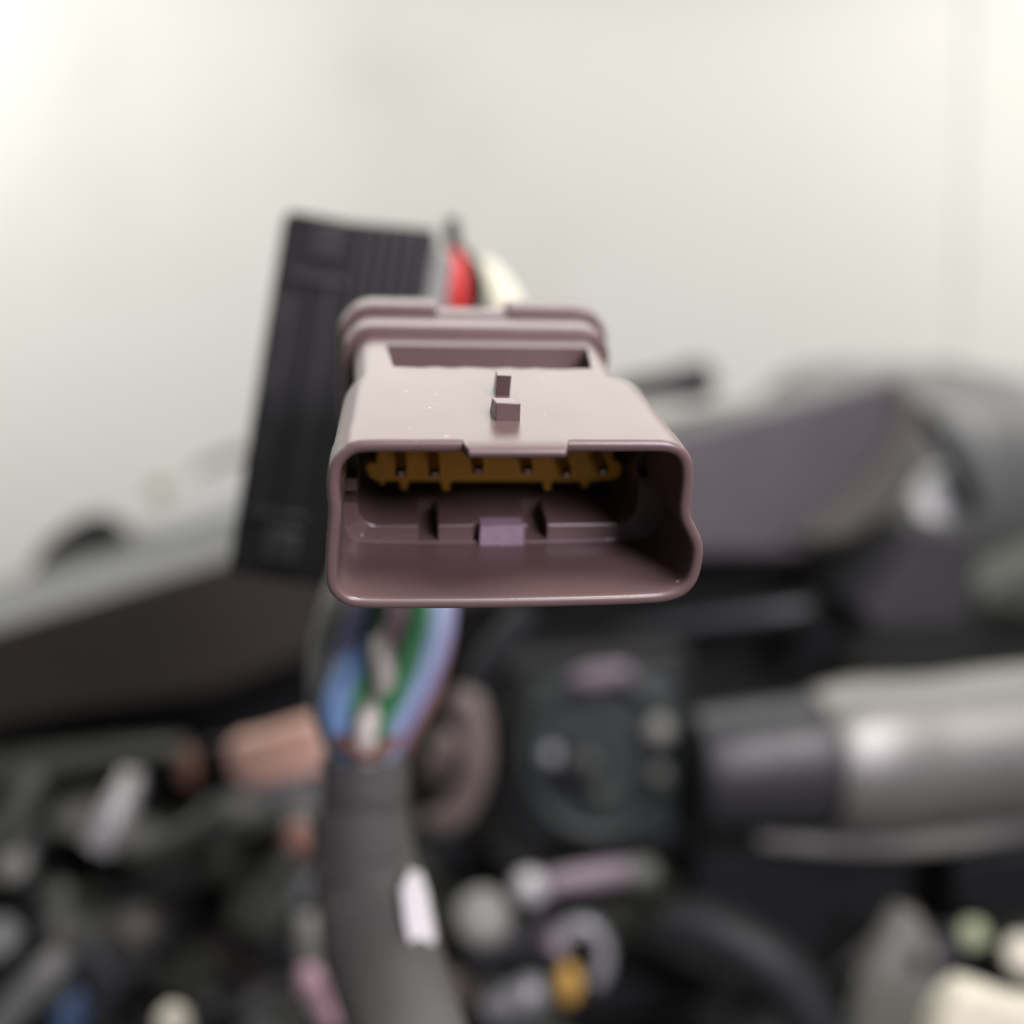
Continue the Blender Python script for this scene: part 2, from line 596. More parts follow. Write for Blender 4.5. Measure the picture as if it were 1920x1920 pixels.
bm = bmesh.new()
v = [bm.verts.new(Vector(q) * MM) for q in [(-0.70, 13.7, 8.5), (0.83, 13.7, 8.5), (0.83, 12.9, 11.15), (-0.70, 12.9, 11.15),
                                              (-0.70, 16.5, 8.5), (0.83, 16.5, 8.5), (0.80, 14.6, 11.15), (-0.68, 14.6, 11.15)]]
for f in ((0, 1, 2, 3), (4, 7, 6, 5), (0, 3, 7, 4), (1, 5, 6, 2), (3, 2, 6, 7), (0, 4, 5, 1)):
    bm.faces.new([v[i] for i in f])
link("latch_rib", bm, M['mauve'], conn, 30, 0.08 * MM, 2)

# centre tab on the inner ledge
bm = bmesh.new()
v = [bm.verts.new(Vector(q) * MM) for q in [(-2.1, 11.7, -8.2), (2.85, 11.7, -8.2), (2.8, 12.2, -5.95), (-2.0, 12.2, -5.95),
                                              (-2.1, 14.5, -8.2), (2.85, 14.5, -8.2), (2.8, 14.5, -5.95), (-2.0, 14.5, -5.95)]]
for f in ((0, 1, 2, 3), (5, 4, 7, 6), (4, 0, 3, 7), (1, 5, 6, 2), (3, 2, 6, 7), (4, 5, 1, 0)):
    bm.faces.new([v[i] for i in f])
link("key_tab", bm, M['mauve_lit'], conn, 30, 0.08 * MM, 2)

# yellow retainer plate with its lower tabs
YP = 19.4
prof = [(-13.4, 5.6), (-13.4, -1.3), (-14.45, -1.35), (-14.7, -2.0), (-14.3, -3.0), (-13.6, -3.55),
        (-13.2, -3.6), (-13.0, -4.05), (-12.6, -4.05), (-12.4, -3.6), (-10.85, -3.65), (-10.65, -4.75), (-10.0, -4.75), (-9.8, -3.65),
        (-6.1, -3.7), (-5.9, -4.85), (-5.1, -4.85), (-4.9, -3.7), (5.9, -3.75), (6.1, -4.85), (6.7, -4.85), (6.9, -3.75),
        (10.3, -3.7), (10.5, -4.5), (11.2, -4.5), (11.4, -3.7), (14.6, -3.4), (15.1, -2.4), (14.8, -1.3), (13.9, -1.2), (13.9, 5.6)]
bm = bmesh.new()
a = [bm.verts.new((x * MM, YP * MM, z * MM)) for x, z in prof]
b = [bm.verts.new((x * MM, (YP + 3) * MM, z * MM)) for x, z in prof]
bm.faces.new(a)
bm.faces.new(b[::-1])
for i in range(len(a)):
    j = (i + 1) % len(a)
    bm.faces.new((a[i], b[i], b[j], a[j]))
link("retainer_plate", bm, M['yellow'], conn, 30, 0.12 * MM, 2)

# six blade pins
base_pin = None
for k, (xp, zp) in enumerate(((-10.69, -0.30), (-7.04, -0.38), (-2.25, 0.0), (3.23, 0.0), (7.62, -0.45), (11.74, -0.15))):
    if base_pin is None:
        bm = bmesh.new()
        s = []
        for y, wx, wz in ((0, 0.32, 0.28), (0.5, 0.58, 0.5), (0.7, 0.62, 0.54), (7.0, 0.66, 0.56)):
            s.append([bm.verts.new((sx * wx * MM, y * MM, sz * wz * MM - 0.5 * MM)) for sx, sz in ((-1, -1), (1, -1), (1, 1), (-1, 1))])
        for p, q in zip(s, s[1:]):
            for i in range(4):
                bm.faces.new((p[i], p[(i + 1) % 4], q[(i + 1) % 4], q[i]))
        bm.faces.new(s[0][::-1]); bm.faces.new(s[-1])
        pin = base_pin = link("terminal_pin", bm, M['pin'], conn, 30, 0.07 * MM, 2)
    else:
        pin = base_pin.copy()
        COL.objects.link(pin)
        pin.parent = conn
    pin.location = (xp * MM, 14.0 * MM, (zp + 0.35) * MM)

CW = Matrix.Translation(conn.location) @ R3.to_4x4()


def cl(x, y, z):
    return CW @ (Vector((x, y, z)) * MM)


# ------------------------------------------------------------------ harness behind the connector
har = thing("wiring_harness", at(700, 1430, 178),
            "bundle of striped coloured wires dropping behind the mauve connector into a taped sleeve", "wiring harness")


def wire(mat, pts, r, ex, ey=0.0, ez=0.0, name="wire"):
    bm = bmesh.new()
    P = [cl(ex, 49.5, ez), cl(ex, 56, ez - 1)] + [at(*p) for p in pts]
    tube(bm, P, r * 0.84, 14, 8)
    return adopt(link(name, bm, M[mat], None, 60), har)


wire('sheath', [(668, 1020, 182), (626, 1150, 180), (606, 1240, 180), (612, 1330, 182), (648, 1420, 182), (680, 1500, 184)], 3.2, -6, 0, 0)
wire('lilac', [(690, 1040, 180), (672, 1150, 176), (644, 1230, 176), (624, 1300, 180), (640, 1400, 182), (670, 1500, 184)], 2.2, -4, 0, 2)
wire('blue', [(720, 1020, 180), (690, 1150, 183), (664, 1235, 176), (632, 1310, 172), (640, 1375, 174), (664, 1430, 178), (680, 1500, 182)], 3.1, -2, 0, -2)
wire('green', [(730, 1040, 184), (712, 1150, 180), (690, 1240, 177), (664, 1310, 173), (660, 1375, 174), (674, 1430, 178), (690, 1500, 182)], 2.2, -1, 0, 3)
wire('white', [(760, 1060, 186), (736, 1160, 180), (716, 1212, 172), (720, 1255, 170), (722, 1296, 173), (706, 1322, 177), (690, 1345, 170), (684, 1385, 170), (690, 1440, 178), (694, 1500, 182)], 2.4, 0, 0, -3)
wire('pink', [(752, 1060, 180), (746, 1150, 172), (734, 1205, 173), (722, 1270, 177), (704, 1320, 175), (700, 1380, 177), (700, 1500, 184)], 2.0, 2, 0, 2)
wire('green', [(800, 1040, 182), (784, 1150, 174), (768, 1215, 172), (744, 1285, 172), (716, 1345, 173), (704, 1400, 176), (704, 1500, 184)], 2.4, 4, 0, -1)
wire('sky', [(826, 1040, 182), (816, 1150, 176), (806, 1200, 174), (782, 1270, 174), (748, 1335, 174), (724, 1400, 176), (712, 1500, 184)], 2.3, 6, 0, 1)
wire('lilac', [(836, 1040, 186), (836, 1150, 182), (822, 1220, 179), (796, 1290, 178), (758, 1360, 178), (730, 1420, 180), (716, 1500, 184)], 2.2, 8, 0, -2)
wire('pink', [(700, 1050, 186), (690, 1150, 186), (664, 1225, 184), (640, 1290, 184), (628, 1350, 180), (644, 1420, 180), (672, 1500, 184)], 1.6, -5, 0, -3)
wire('sheath', [(770, 1050, 188), (762, 1150, 182), (748, 1230, 179), (734, 1300, 180), (724, 1360, 179), (712, 1420, 180), (700, 1500, 185)], 1.8, 3, 0, 4)
wire('copper', [(846, 1050, 188), (842, 1150, 186), (834, 1220, 183), (806, 1310, 182), (768, 1380, 181), (736, 1440, 182), (716, 1500, 185)], 1.5, 9, 0, 1)
bm = bmesh.new()
tube(bm, [at(632, 1382, 172), at(668, 1406, 170), at(712, 1408, 172), at(748, 1372, 175)], [1.2, 1.5, 1.5, 1.2], 12)
adopt(link("binding", bm, M['copper'], None, 60), har)
bm = bmesh.new()
tube(bm, [at(682, 1404, 181), at(684, 1450, 181), at(680, 1560, 182), at(690, 1660, 180), at(712, 1760, 174), at(742, 1860, 166), at(785, 1990, 157),
          at(830, 2120, 150)], [5.8, 7.2, 7.8, 8.9, 9.7, 9.2, 8.4, 8.0], 26, 10, True, 0.006)
# wound tape: spiral steps
slv = adopt(link("taped_sleeve", bm, M['tape'], None, 60), har)
for k, (px, py, d, r, tl) in enumerate(((684, 1452, 181, 7.6, 10), (681, 1590, 182, 8.6, 22), (690, 1655, 180.3, 9.1, 14))):
    bm = bmesh.new()
    c = at(px, py, d)
    ax = (UP * 1.0 - RIGHT * (0.06 + 0.07 * k) + FWD * 0.05).normalized()
    tube(bm, [c - ax * tl * 0.35 * MM, c - ax * 1 * MM, c + ax * tl * 0.35 * MM], [r, r * 1.01, r], 26, 5, True, 0.006)
    adopt(link("tape_wrap", bm, M['tape'], None, 60), har)
bm = bmesh.new()
prism(bm, [(750, 1668, 168), (764, 1644, 169), (786, 1650, 171), (800, 1690, 170), (815, 1772, 167), (810, 1784, 166), (770, 1784, 163), (758, 1730, 165)], 4)
adopt(link("wrap_tag", bm, M['label'], None, 40, 0.4 * MM, 2), har)

# ------------------------------------------------------------------ tall black connector
bc = thing("connector_block", at(560, 1080, 190), "tall black multi-way connector block standing left behind the mauve connector", "connector block")
E3 = (Matrix.Rotation(math.radians(0), 3, 'X'))
roll = math.radians(9.0)
bx = (RIGHT * math.cos(roll) - UP * math.sin(roll) * 0.25).normalized()
bz = (UP * math.cos(roll) + RIGHT * math.sin(roll))
by = FWD + RIGHT * 0.16
bx0 = bx.copy()
yaw = Matrix.Rotation(math.radians(3), 3, bz)
bx = yaw @ bx
by = bz.cross(bx).normalized()
bx = by.cross(bz).normalized()
RB = Matrix((bx, by, bz)).transposed()
bc.location = at(424, 1072, 190)
bc.rotation_euler = RB.to_euler()
# local: x right 0..W, y away, z up 0..H (mm)
WB, HB, DB = 28.4, 67.2, 24.0
bm = bmesh.new()
box(bm, 0, WB, 0, DB, 0, HB)
for q in bm.verts:                                   # the top rises a little to the right
    if q.co.z > 0.03 and q.co.x > 0.01:
        q.co.z += 2.3 * MM
link("shell", bm, M['black'], bc, 30, 1.1 * MM, 3)
bm = bmesh.new()
box(bm, WB - 0.4, WB + 4.0, 0.8, DB - 2, 40, HB - 1.6)
link("lit_side", bm, M['greymid'], bc, 30, 0.8 * MM, 3)  # grey slab standing in for the block's lit right side


def bpart(name, x0, x1, y0, y1, z0, z1, mat, bev=0.3):
    bm = bmesh.new()
    box(bm, x0, x1, y0, y1, z0, z1)
    return link(name, bm, M[mat], bc, 30, bev * MM, 2)


bpart("cap_lip", 0.6, 11.0, 0.3, 20, HB - 0.4, HB + 1.0, 'black', 0.5)
bpart("rib", 3.4, 4.4, -0.9, 0.4, 12, 53, 'black2')
bpart("rib", 10.2, 11.2, -0.9, 0.4, 12, 57, 'black2')
bpart("cross_bar", 2.5, 13.5, -1.1, 0.4, 55.5, 57.2, 'black2')
bpart("cross_bar", 2.5, 13.5, -1.1, 0.4, 11.0, 12.4, 'black2')
bpart("window_frame", 6.2, 11.6, -0.9, 0.4, 60.0, 66.8, 'black2')
bpart("window_recess_shade", 7.4, 10.6, -1.2, 0.4, 61.0, 65.8, 'hole', 0.15)  # raised block, its near-black colour stands for the recess's shade
bpart("boss", 6.0, 12.6, -1.2, 0.4, 3.0, 9.6, 'black2', 0.6)
bpart("dimple_shade", 7.9, 10.6, -1.5, 0.4, 4.8, 7.8, 'hole', 0.2)  # proud block coloured dark in place of a sunk dimple
for i in range(5):
    bpart("grip_rib", 14.6 + i * 2.5, 15.7 + i * 2.5, -1.0, 0.4, 51.5, 67.6, 'black2')
for z in (46.5, 33.0, 20.5):
    bpart("side_hole_shade", 0.9, 3.0, -0.3, 4.5, z, z + 5.5, 'hole', 0.2)  # dark blocks on the face, shade of the holes as colour


def bwire(mat, pts, r, name="wire"):
    bm = bmesh.new()
    tube(bm, [at(*p) for p in pts], r, 14, 8)
    return adopt(link(name, bm, M[mat], None, 60), None) if False else link(name, bm, M[mat], None, 60)


BI = (Matrix.Translation(bc.location) @ RB.to_4x4()).inverted()


def badopt(o):
    o.parent = bc
    o.matrix_parent_inverse = BI
    return o


bm = bmesh.new()
tube(bm, [at(800, 640, 206), at(832, 600, 204), at(852, 590, 198), at(858, 540, 196), at(856, 496, 196), at(850, 470, 198)], [2.1, 2.1, 2.2, 2.2, 1.9, 1.0], 14, 8)
badopt(link("red_wire", bm, M['red'], None, 60))
bm = bmesh.new()
tube(bm, [at(870, 640, 208), at(882, 590, 206), at(894, 545, 204), at(886, 505, 202), at(866, 480, 200), at(850, 455, 198), at(848, 412, 198)], [1.9, 1.9, 1.9, 1.8, 1.6, 1.5, 1.3], 14, 8)
badopt(link("black_wire", bm, M['black'], None, 60))

# pale cream cable behind it
bm = bmesh.new()
tube(bm, [at(908, 505, 226), at(920, 530, 222), at(940, 565, 216), at(960, 620, 214), at(975, 700, 220), at(985, 800, 235)], [2.6, 3.6, 4.0, 4.0, 4.0, 4.0], 18, 8)
o = link("cable", bm, M['cream'], None, 60)
tag(o, "short pale cream cable showing above the back of the mauve connector", "cable")

# ------------------------------------------------------------------ long dark beam across the back
D = 430
beam = thing("beam", at(900, 1000, D), "long dark plastic beam with pale sloping top edge rising to the right", "beam")
face_l = [(-160, 1224, D), (417, 1050, D), (1299, 808, D), (1500, 755, D), (1690, 705, D), (1712, 722, D), (1730, 800, D), (1724, 880, D), (1690, 940, D),
          (1600, 1010, D), (1500, 1045, D), (1230, 1062, D), (900, 1130, D), (560, 1240, D), (400, 1300, D), (120, 1340, D), (-160, 1400, D)]
bm = bmesh.new()
prism(bm, [p for p in face_l[:3]] + [(1260, 1050, D), (900, 1130, D), (560, 1240, D), (400, 1300, D), (120, 1340, D), (-160, 1400, D)], 70)
adopt(link("front_panel", bm, M['brownblack'], None, 35, 3 * MM, 3), beam)
bm = bmesh.new()
prism(bm, [(1225, 826, D - 3)] + [(p[0], p[1], D - 3) for p in face_l[2:11]] + [(1240, 1048, D - 3)], 70)
adopt(link("end_panel", bm, M['purpleblack'], None, 35, 4 * MM, 3), beam)
bm = bmesh.new()      # sloping top strip
prism(bm, [(-160, 1226, D + 2), (417, 1052, D + 2), (1299, 810, D + 2), (1694, 703, D + 2), (1700, 690, D + 40), (1299, 772, D + 46), (417, 968, D + 46), (-160, 1140, D + 46)], 25)
adopt(link("top_strip", bm, M['trim'], None, 35, 2 * MM, 2), beam)
bm = bmesh.new()      # olive corner moulding
prism(bm, [(1690, 712, D - 8), (1722, 745, D - 8), (1738, 810, D - 8), (1730, 885, D - 8), (1694, 945, D - 8), (1604, 1012, D - 8), (1540, 1022, D - 8), (1470, 1008, D - 8),
           (1560, 955, D - 8), (1650, 860, D - 8), (1690, 780, D - 8)], 60)
adopt(link("corner_moulding", bm, M['olivebrown'], None, 35, 3 * MM, 3), beam)
bm = bmesh.new()      # undercut and lower lip
prism(bm, [(-160, 1405, D + 30), (120, 1342, D + 30), (420, 1302, D + 30), (600, 1260, D + 30), (600, 1350, D + 30), (330, 1392, D + 30), (-160, 1470, D + 30)], 40)
adopt(link("underside", bm, M['black'], None, 35, 2 * MM, 2), beam)
bm = bmesh.new()
tube(bm, [at(-160, 1478, D + 10), at(60, 1436, D + 10), at(240, 1410, D + 14), at(350, 1398, D + 20)], [9, 8, 6, 4], 16, 8)
adopt(link("lower_lip", bm, M['olive'], None, 60), beam)

# things resting behind the beam
hump = thing("cowl", at(160, 1060, 560), "low grey humped cowl with dark rim behind the left end of the beam", "cowl")
bm = bmesh.new()
prism(bm, [(20, 1160, 560), (40, 1075, 560), (90, 1020, 560), (150, 985, 560), (210, 985, 560), (260, 1010, 560), (430, 985, 560), (430, 1080, 560)], 60)
adopt(link("shell", bm, M['trim'], None, 35, 6 * MM, 3), hump)
bm = bmesh.new()
tube(bm, [at(70, 1060, 552), at(95, 1028, 552), at(150, 992, 552), at(195, 984, 552), at(235, 1000, 552)], [2, 3.5, 5, 6.5, 3], 14, 8)
adopt(link("rim", bm, M['rubber'], None, 60), hump)
bm = bmesh.new()
prism(bm, [(270, 1010, 620), (300, 955, 620), (440, 895, 620), (500, 885, 620), (500, 990, 620), (280, 1020, 620)], 30)
tag(link("panel", bm, M['pale'], None, 35, 4 * MM, 3), "very pale panel propped against the wall left of the tall black block", "panel")
bm = bmesh.new()
tube(bm, [at(360, 890, 610), at(400, 868, 610), at(450, 852, 610), at(520, 840, 610)], [2.0, 3.0, 3.2, 3.2], 12, 8)
tag(link("rod", bm, M['trim'], None, 60), "thin light grey rod above the pale panel, left of the black block", "rod")
bm = bmesh.new()
lathe(bm, at(304, 918, 606), -FWD, [(-8, 3), (0, 5.5), (3, 6), (6, 5), (8, 2.5)])
tag(link("cap", bm, M['sage'], None, 50), "small pale green cap above the pale panel on the left", "cap")
bm = bmesh.new()
lathe(bm, at(1150, 736, 470), RIGHT + UP * 0.14, [(0, 4), (6, 6), (26, 7), (34, 9), (42, 9.5), (46, 6), (47, 2)])
tag(link("plug", bm, M['sleeve'], None, 50), "small grey plug lying behind the mauve connector's right shoulder", "plug")

# grey drum on the right
drum = thing("drum", at(1780, 900, 560), "large rounded grey drum housing at the right edge behind the beam", "drum")
bm = bmesh.new()
ax = (RIGHT * 1.0 + UP * 0.02 + FWD * 0.5).normalized()
lathe(bm, at(1480, 905, 640) - ax * 0 * MM, ax, [(0, 20), (2, 62), (14, 72), (40, 78), (90, 79), (170, 76), (230, 70)], 48)
adopt(link("body", bm, M['drum'], None, 40), drum)
for h, r in ((16, 74.5), (118, 80.2)):
    bm = bmesh.new()
    c = at(1480, 905, 640)
    lathe(bm, c, ax, [(h, r - 3), (h + 0.5, r), (h + 3.5, r), (h + 4, r - 3)], 48)
    adopt(link("band", bm, M['greymid'], None, 40), drum)
bm = bmesh.new()
tube(bm, [at(1722, 765, 470), at(1752, 795, 468), at(1785, 850, 466), at(1810, 910, 466), at(1822, 955, 468)], [3, 4.5, 4.8, 4.8, 5], 14, 8)
tag(link("strap", bm, M['black'], None, 60), "curved black strap hanging beside the right end of the beam", "strap")
bm = bmesh.new()
prism(bm, [(1718, 940, 480), (1745, 890, 480), (1785, 870, 480), (1806, 910, 480), (1812, 968, 480), (1770, 985, 480), (1725, 972, 480)], 14)
tag(link("bracket", bm, M['pale'], None, 35, 2 * MM, 3), "bright white bracket between the beam's right end and the black strap", "bracket")
clamp = thing("clamp", at(1710, 1080, 400), "dark blocky clamp under the right end of the beam", "clamp")
bm = bmesh.new()
prism(bm, [(1700, 972, 400), (1826, 1000, 400), (1836, 1060, 400), (1815, 1180, 400), (1640, 1190, 400), (1585, 1120, 400), (1640, 1040, 400)], 45)
adopt(link("jaw", bm, M['black2'], None, 35, 3 * MM, 3), clamp)
bm = bmesh.new()
prism(bm, [(1560, 1110, 392), (1640, 1030, 392), (1690, 985, 392), (1712, 1000, 392), (1640, 1095, 392), (1600, 1150, 392)], 20)
adopt(link("screw_plate", bm, M['black'], None, 35, 2 * MM, 3), clamp)
bm = bmesh.new()
prism(bm, [(1835, 1080, 520), (2100, 990, 520), (2100, 1270, 520), (1800, 1270, 520), (1790, 1190, 520)], 60)
tag(link("cover", bm, M['olive'], None, 35, 8 * MM, 3), "dark olive cover below the grey drum at the right edge", "cover")

# lilac-lit bar under the beam
bm = bmesh.new()
tube(bm, [at(1150, 1192, 440), at(1300, 1168, 436), at(1450, 1150, 432), at(1560, 1138, 430)], [3, 4, 5.5, 5], 18, 8)
tag(link("bar", bm, M['sleeve'], None, 60), "slim dark bar running under the beam with a lilac sheen", "bar")
bm = bmesh.new()
tube(bm, [at(1500, 1230, 450), at(1540, 1200, 446), at(1590, 1170, 444)], [5, 6, 6], 14, 8)
tag(link("link_rod", bm, M['sleeve'], None, 60), "short dark link rod slanting up beneath the blocky clamp", "rod")

# ------------------------------------------------------------------ pipe
pipe = thing("pipe", at(1600, 1400, 340), "thick satin grey metal pipe with a dark sleeve at lower right", "pipe")
a = (at(2120, 1372, 350) - at(1530, 1424, 340)).normalized()
bm = bmesh.new()
lathe(bm, at(1532, 1424, 340), a, [(0, 15), (0.2, 21.8), (1.0, 22.6), (4, 23.6), (8, 24.5), (13, 25.2), (18, 25.4), (23, 25.2), (28, 24.8), (34, 24.3), (40, 24.1), (60, 24.8), (110, 25.6)], 48)
adopt(link("tube", bm, M['steel'], None, 40), pipe)
bm = bmesh.new()
lathe(bm, at(1306, 1440, 336), a, [(0, 10), (0.3, 18), (3, 19), (20, 20), (40, 21), (41, 16)], 48)
adopt(link("sleeve", bm, M['sleeve'], None, 40), pipe)
bm = bmesh.new()
tube(bm, [at(1420, 1575, 338), at(1600, 1585, 338), at(1760, 1575, 340), at(1930, 1545, 344), at(2100, 1510, 348)], [2, 3, 4, 4.5, 4.5], 14, 8)
adopt(link("rim_light_strip", bm, M['lever'], None, 60), pipe)  # grey strip standing in for rim light along the pipe's lower edge

# ------------------------------------------------------------------ round motor in the middle
mot = thing("motor", at(1120, 1420, 350), "square black motor casing with a recessed round face below the mauve connector", "motor")
bm = bmesh.new()
prism(bm, [(945, 1240, 356), (1300, 1215, 356), (1304, 1600, 356), (1240, 1620, 356), (960, 1600, 356), (930, 1500, 356)], 60)
adopt(link("casing", bm, M['black'], None, 35, 3 * MM, 3), mot)
bm = bmesh.new()
prism(bm, [(985, 1268, 354), (1268, 1252, 354), (1272, 1570, 354), (1190, 1585, 354), (1000, 1566, 354), (975, 1480, 354)], 8)
adopt(link("face_plate", bm, M['olive2'], None, 35, 2 * MM, 2), mot)
bm = bmesh.new()
c = at(1125, 1415, 352)
pts = [c + (RIGHT * math.cos(t) * 25 + UP * math.sin(t) * 27) * MM for t in [i * 2 * math.pi / 24 for i in range(25)]]
tube(bm, pts, 3.4, 14, 2, False)
adopt(link("ring", bm, M['olive2'], None, 60), mot)
bm = bmesh.new()
lathe(bm, at(1080, 1430, 352), -FWD, [(0, 9), (3, 8.5), (5, 6), (9, 5.5), (10, 4)])
adopt(link("hub", bm, M['rubber'], None, 40), mot)
bm = bmesh.new()
prism(bm, [(1066, 1282, 344), (1090, 1256, 344), (1180, 1246, 344), (1190, 1272, 344), (1110, 1292, 344)], 6)
adopt(link("clip", bm, M['rod'], None, 35, 1.5 * MM, 2), mot)  # pinkish strip standing in for a highlight at the top of the motor
for (px, py, r, mt) in ((1236, 1368, 4.4, 'lever'), (1032, 1418, 3.4, 'greymetal'), (1104, 1430, 3.4, 'olive'), (1236, 1455, 3.8, 'olive'), (1126, 1488, 3.0, 'olive')):
    bm = bmesh.new()
    lathe(bm, at(px, py, 343), -FWD + UP * 0.2, [(-6, r), (0, r * 1.05), (0.4, r * 0.8), (1.6, r * 0.75), (2.2, r * 0.5)], 6)
    adopt(link("bolt", bm, M[mt], None, 40), mot)

bm = bmesh.new()
tube(bm, [at(850, 1335, 300), at(878, 1310, 300), at(892, 1370, 300), at(892, 1440, 300), at(872, 1500, 302), at(846, 1532, 304), at(815, 1545, 308)],
     [3.0, 4.0, 4.4, 4.4, 4.6, 4.6, 4.0], 16, 8)
tag(link("hose", bm, M['hose'], None, 60), "curved brown-grey hose right of the coloured wires", "hose")
bm = bmesh.new()
lathe(bm, at(834, 1414, 306), -FWD * 0.5 + RIGHT * 0.4 + UP * 0.9, [(-8, 4), (0, 5), (5, 4.6), (8, 3.5), (9, 2)])
tag(link("hose_fitting", bm, M['hose'], None, 40), "dull brownish fitting inside the bend of the brown-grey hose", "fitting")
bm = bmesh.new()
tube(bm, [at(990, 1140, 300), at(940, 1210, 300), at(895, 1270, 302), at(860, 1350, 306)], 4.4, 14, 8)
tag(link("cable", bm, M['rubber'], None, 60), "dark cable slanting down from under the mauve connector", "cable")

# ------------------------------------------------------------------ metal bits bottom centre
valve = thing("valve", at(1080, 1650, 300), "small valve with a bright white head and a pinkish stem under the motor", "valve")
bm = bmesh.new()
lathe(bm, at(992, 1664, 298), RIGHT * 0.9 - FWD + UP * 0.2, [(-4, 3.6), (-2, 4.8), (1, 5.0), (3, 4.2), (4, 2.4)])
adopt(link("head", bm, M['chrome'], None, 40), valve)
bm = bmesh.new()
tube(bm, [at(1010, 1662, 300), at(1060, 1652, 301), at(1120, 1642, 303), at(1180, 1634, 306)], [3.0, 3.6, 3.8, 3.4], 16, 8)
adopt(link("stem", bm, M['rod'], None, 60), valve)
bm = bmesh.new()
lathe(bm, at(1175, 1640, 306), RIGHT, [(0, 3), (1, 5), (6, 5), (9, 3.5)])
adopt(link("collar", bm, M['olive'], None, 40), valve)
bm = bmesh.new()
lathe(bm, at(905, 1722, 300), -FWD + UP * 0.7, [(-10, 7), (-2, 8.6), (2, 8.4), (4.5, 6.5), (5.5, 3)])
tag(link("knob", bm, M['lever'], None, 40), "dull grey domed knob right of the white tag", "knob")
bm = bmesh.new()
tube(bm, [at(880, 1810, 310), at(950, 1775, 306), at(1010, 1740, 304), at(1020, 1690, 304)], [4, 4.6, 4.2, 3.6], 14, 8)
tag(link("pipe_bend", bm, M['sleeve'], None, 60), "dark bent tube below the white valve head", "tube")
soc = thing("lamp_socket", at(1070, 1830, 300), "grey round socket holding a small amber bulb at bottom centre", "socket")
bm = bmesh.new()
c = at(1090, 1792, 304)
pts = [c + (RIGHT * math.cos(t) * 6.6 + UP * math.sin(t) * 8.2 + FWD * math.sin(t) * 2) * MM for t in [math.radians(-60 + i * 12) for i in range(21)]]
tube(bm, pts, 2.6, 14, 2)
adopt(link("rim", bm, M['greymetal'], None, 60), soc)
bm = bmesh.new()
lathe(bm, at(1064, 1862, 297), UP - FWD * 0.25, [(-2, 2.4), (0, 3.5), (3, 3.8), (6, 3.2), (8.4, 2.0), (9.8, 0.8)])
adopt(link("bulb", bm, M['amber'], None, 60), soc)
bm = bmesh.new()
lathe(bm, at(1042, 1766, 304), -FWD + UP, [(-3, 3), (0, 3.8), (2, 3.4), (3, 1.6)])
adopt(link("lug", bm, M['rod'], None, 40), soc)
bm = bmesh.new()
tube(bm, [at(920, 1895, 300), at(960, 1878, 298), at(996, 1862, 297), at(1022, 1858, 297)], [4.4, 5.0, 5.6, 3.2], 16, 8)
tag(link("pipe_end", bm, M['greymetal'], None, 60), "stubby silvery pipe end left of the amber bulb", "pipe end")

# ------------------------------------------------------------------ lower right
lev = thing("lever", at(1680, 1850, 300), "tapering grey metal lever with a small hole at lower right", "lever")
bm = bmesh.new()
prism(bm, [(1704, 1706, 300), (1728, 1720, 300), (1764, 1790, 300), (1762, 1850, 300), (1736, 1960, 300), (1600, 1960, 300), (1630, 1870, 300), (1668, 1770, 300)], 9, (FWD + RIGHT * -0.3).normalized())
adopt(link("arm", bm, M['lever'], None, 35, 2 * MM, 3), lev)
bm = bmesh.new()
lathe(bm, at(1726, 1806, 298.5), -FWD, [(-1.0, 2.6), (0.2, 2.6), (0.4, 1.8)])
adopt(link("lever_hole_shade", bm, M['black'], None, 40), lev)  # black disc on the face, stands for the dark of the hole
bm = bmesh.new()
tube(bm, [at(1240, 1760, 322), at(1285, 1735, 318), at(1350, 1752, 314), at(1420, 1790, 310), at(1480, 1845, 308), at(1530, 1930, 306), at(1560, 2020, 306)],
     [7, 8.5, 9, 9, 9, 9, 9], 20, 8)
tag(link("hose", bm, M['rubber'], None, 60), "thick black rubber hose arching at lower right, left of the lever", "hose")
bm = bmesh.new()
prism(bm, [(1300, 1600, 345), (1700, 1600, 345), (1722, 1630, 345), (1715, 1690, 345), (1560, 1830, 345), (1400, 1780, 345), (1290, 1720, 345)], 50)
tag(link("battery_box", bm, M['black'], None, 35, 3 * MM, 3), "black box tucked beneath the grey pipe, above the rubber hose", "box")
bm = bmesh.new()
prism(bm, [(1785, 1600, 345), (2050, 1580, 345), (2050, 1740, 345), (1890, 1720, 345), (1790, 1720, 345)], 40)
tag(link("cover", bm, M['black'], None, 35, 3 * MM, 3), "black square cover under the pipe at the right edge", "cover")
bm = bmesh.new()
prism(bm, [(1745, 2010, 250), (1765, 1930, 250), (1790, 1888, 250), (1822, 1860, 250), (1860, 1870, 251), (1930, 1896, 252), (2010, 1905, 252), (2010, 2010, 250)], 12)
tag(link("clip", bm, M['creampart'], None, 35, 2 * MM, 3), "cream plastic clip in the bottom right corner", "clip")
bm = bmesh.new()
lathe(bm, at(1822, 1752, 300), -FWD + UP * 0.6, [(-4, 3.4), (0, 4.2), (2.5, 3.8), (3.5, 2)])
tag(link("cap", bm, M['sage'], None, 40), "small yellow-green cap right of the grey lever", "cap")
bm = bmesh.new()
lathe(bm, at(1920, 1792, 296), -FWD + UP * 0.5 - RIGHT * 0.3, [(-4, 5), (0, 6), (3, 5.6), (4.5, 3)])
tag(link("cap", bm, M['creampart'], None, 40), "whitish round cap on the right edge above the cream clip", "cap")

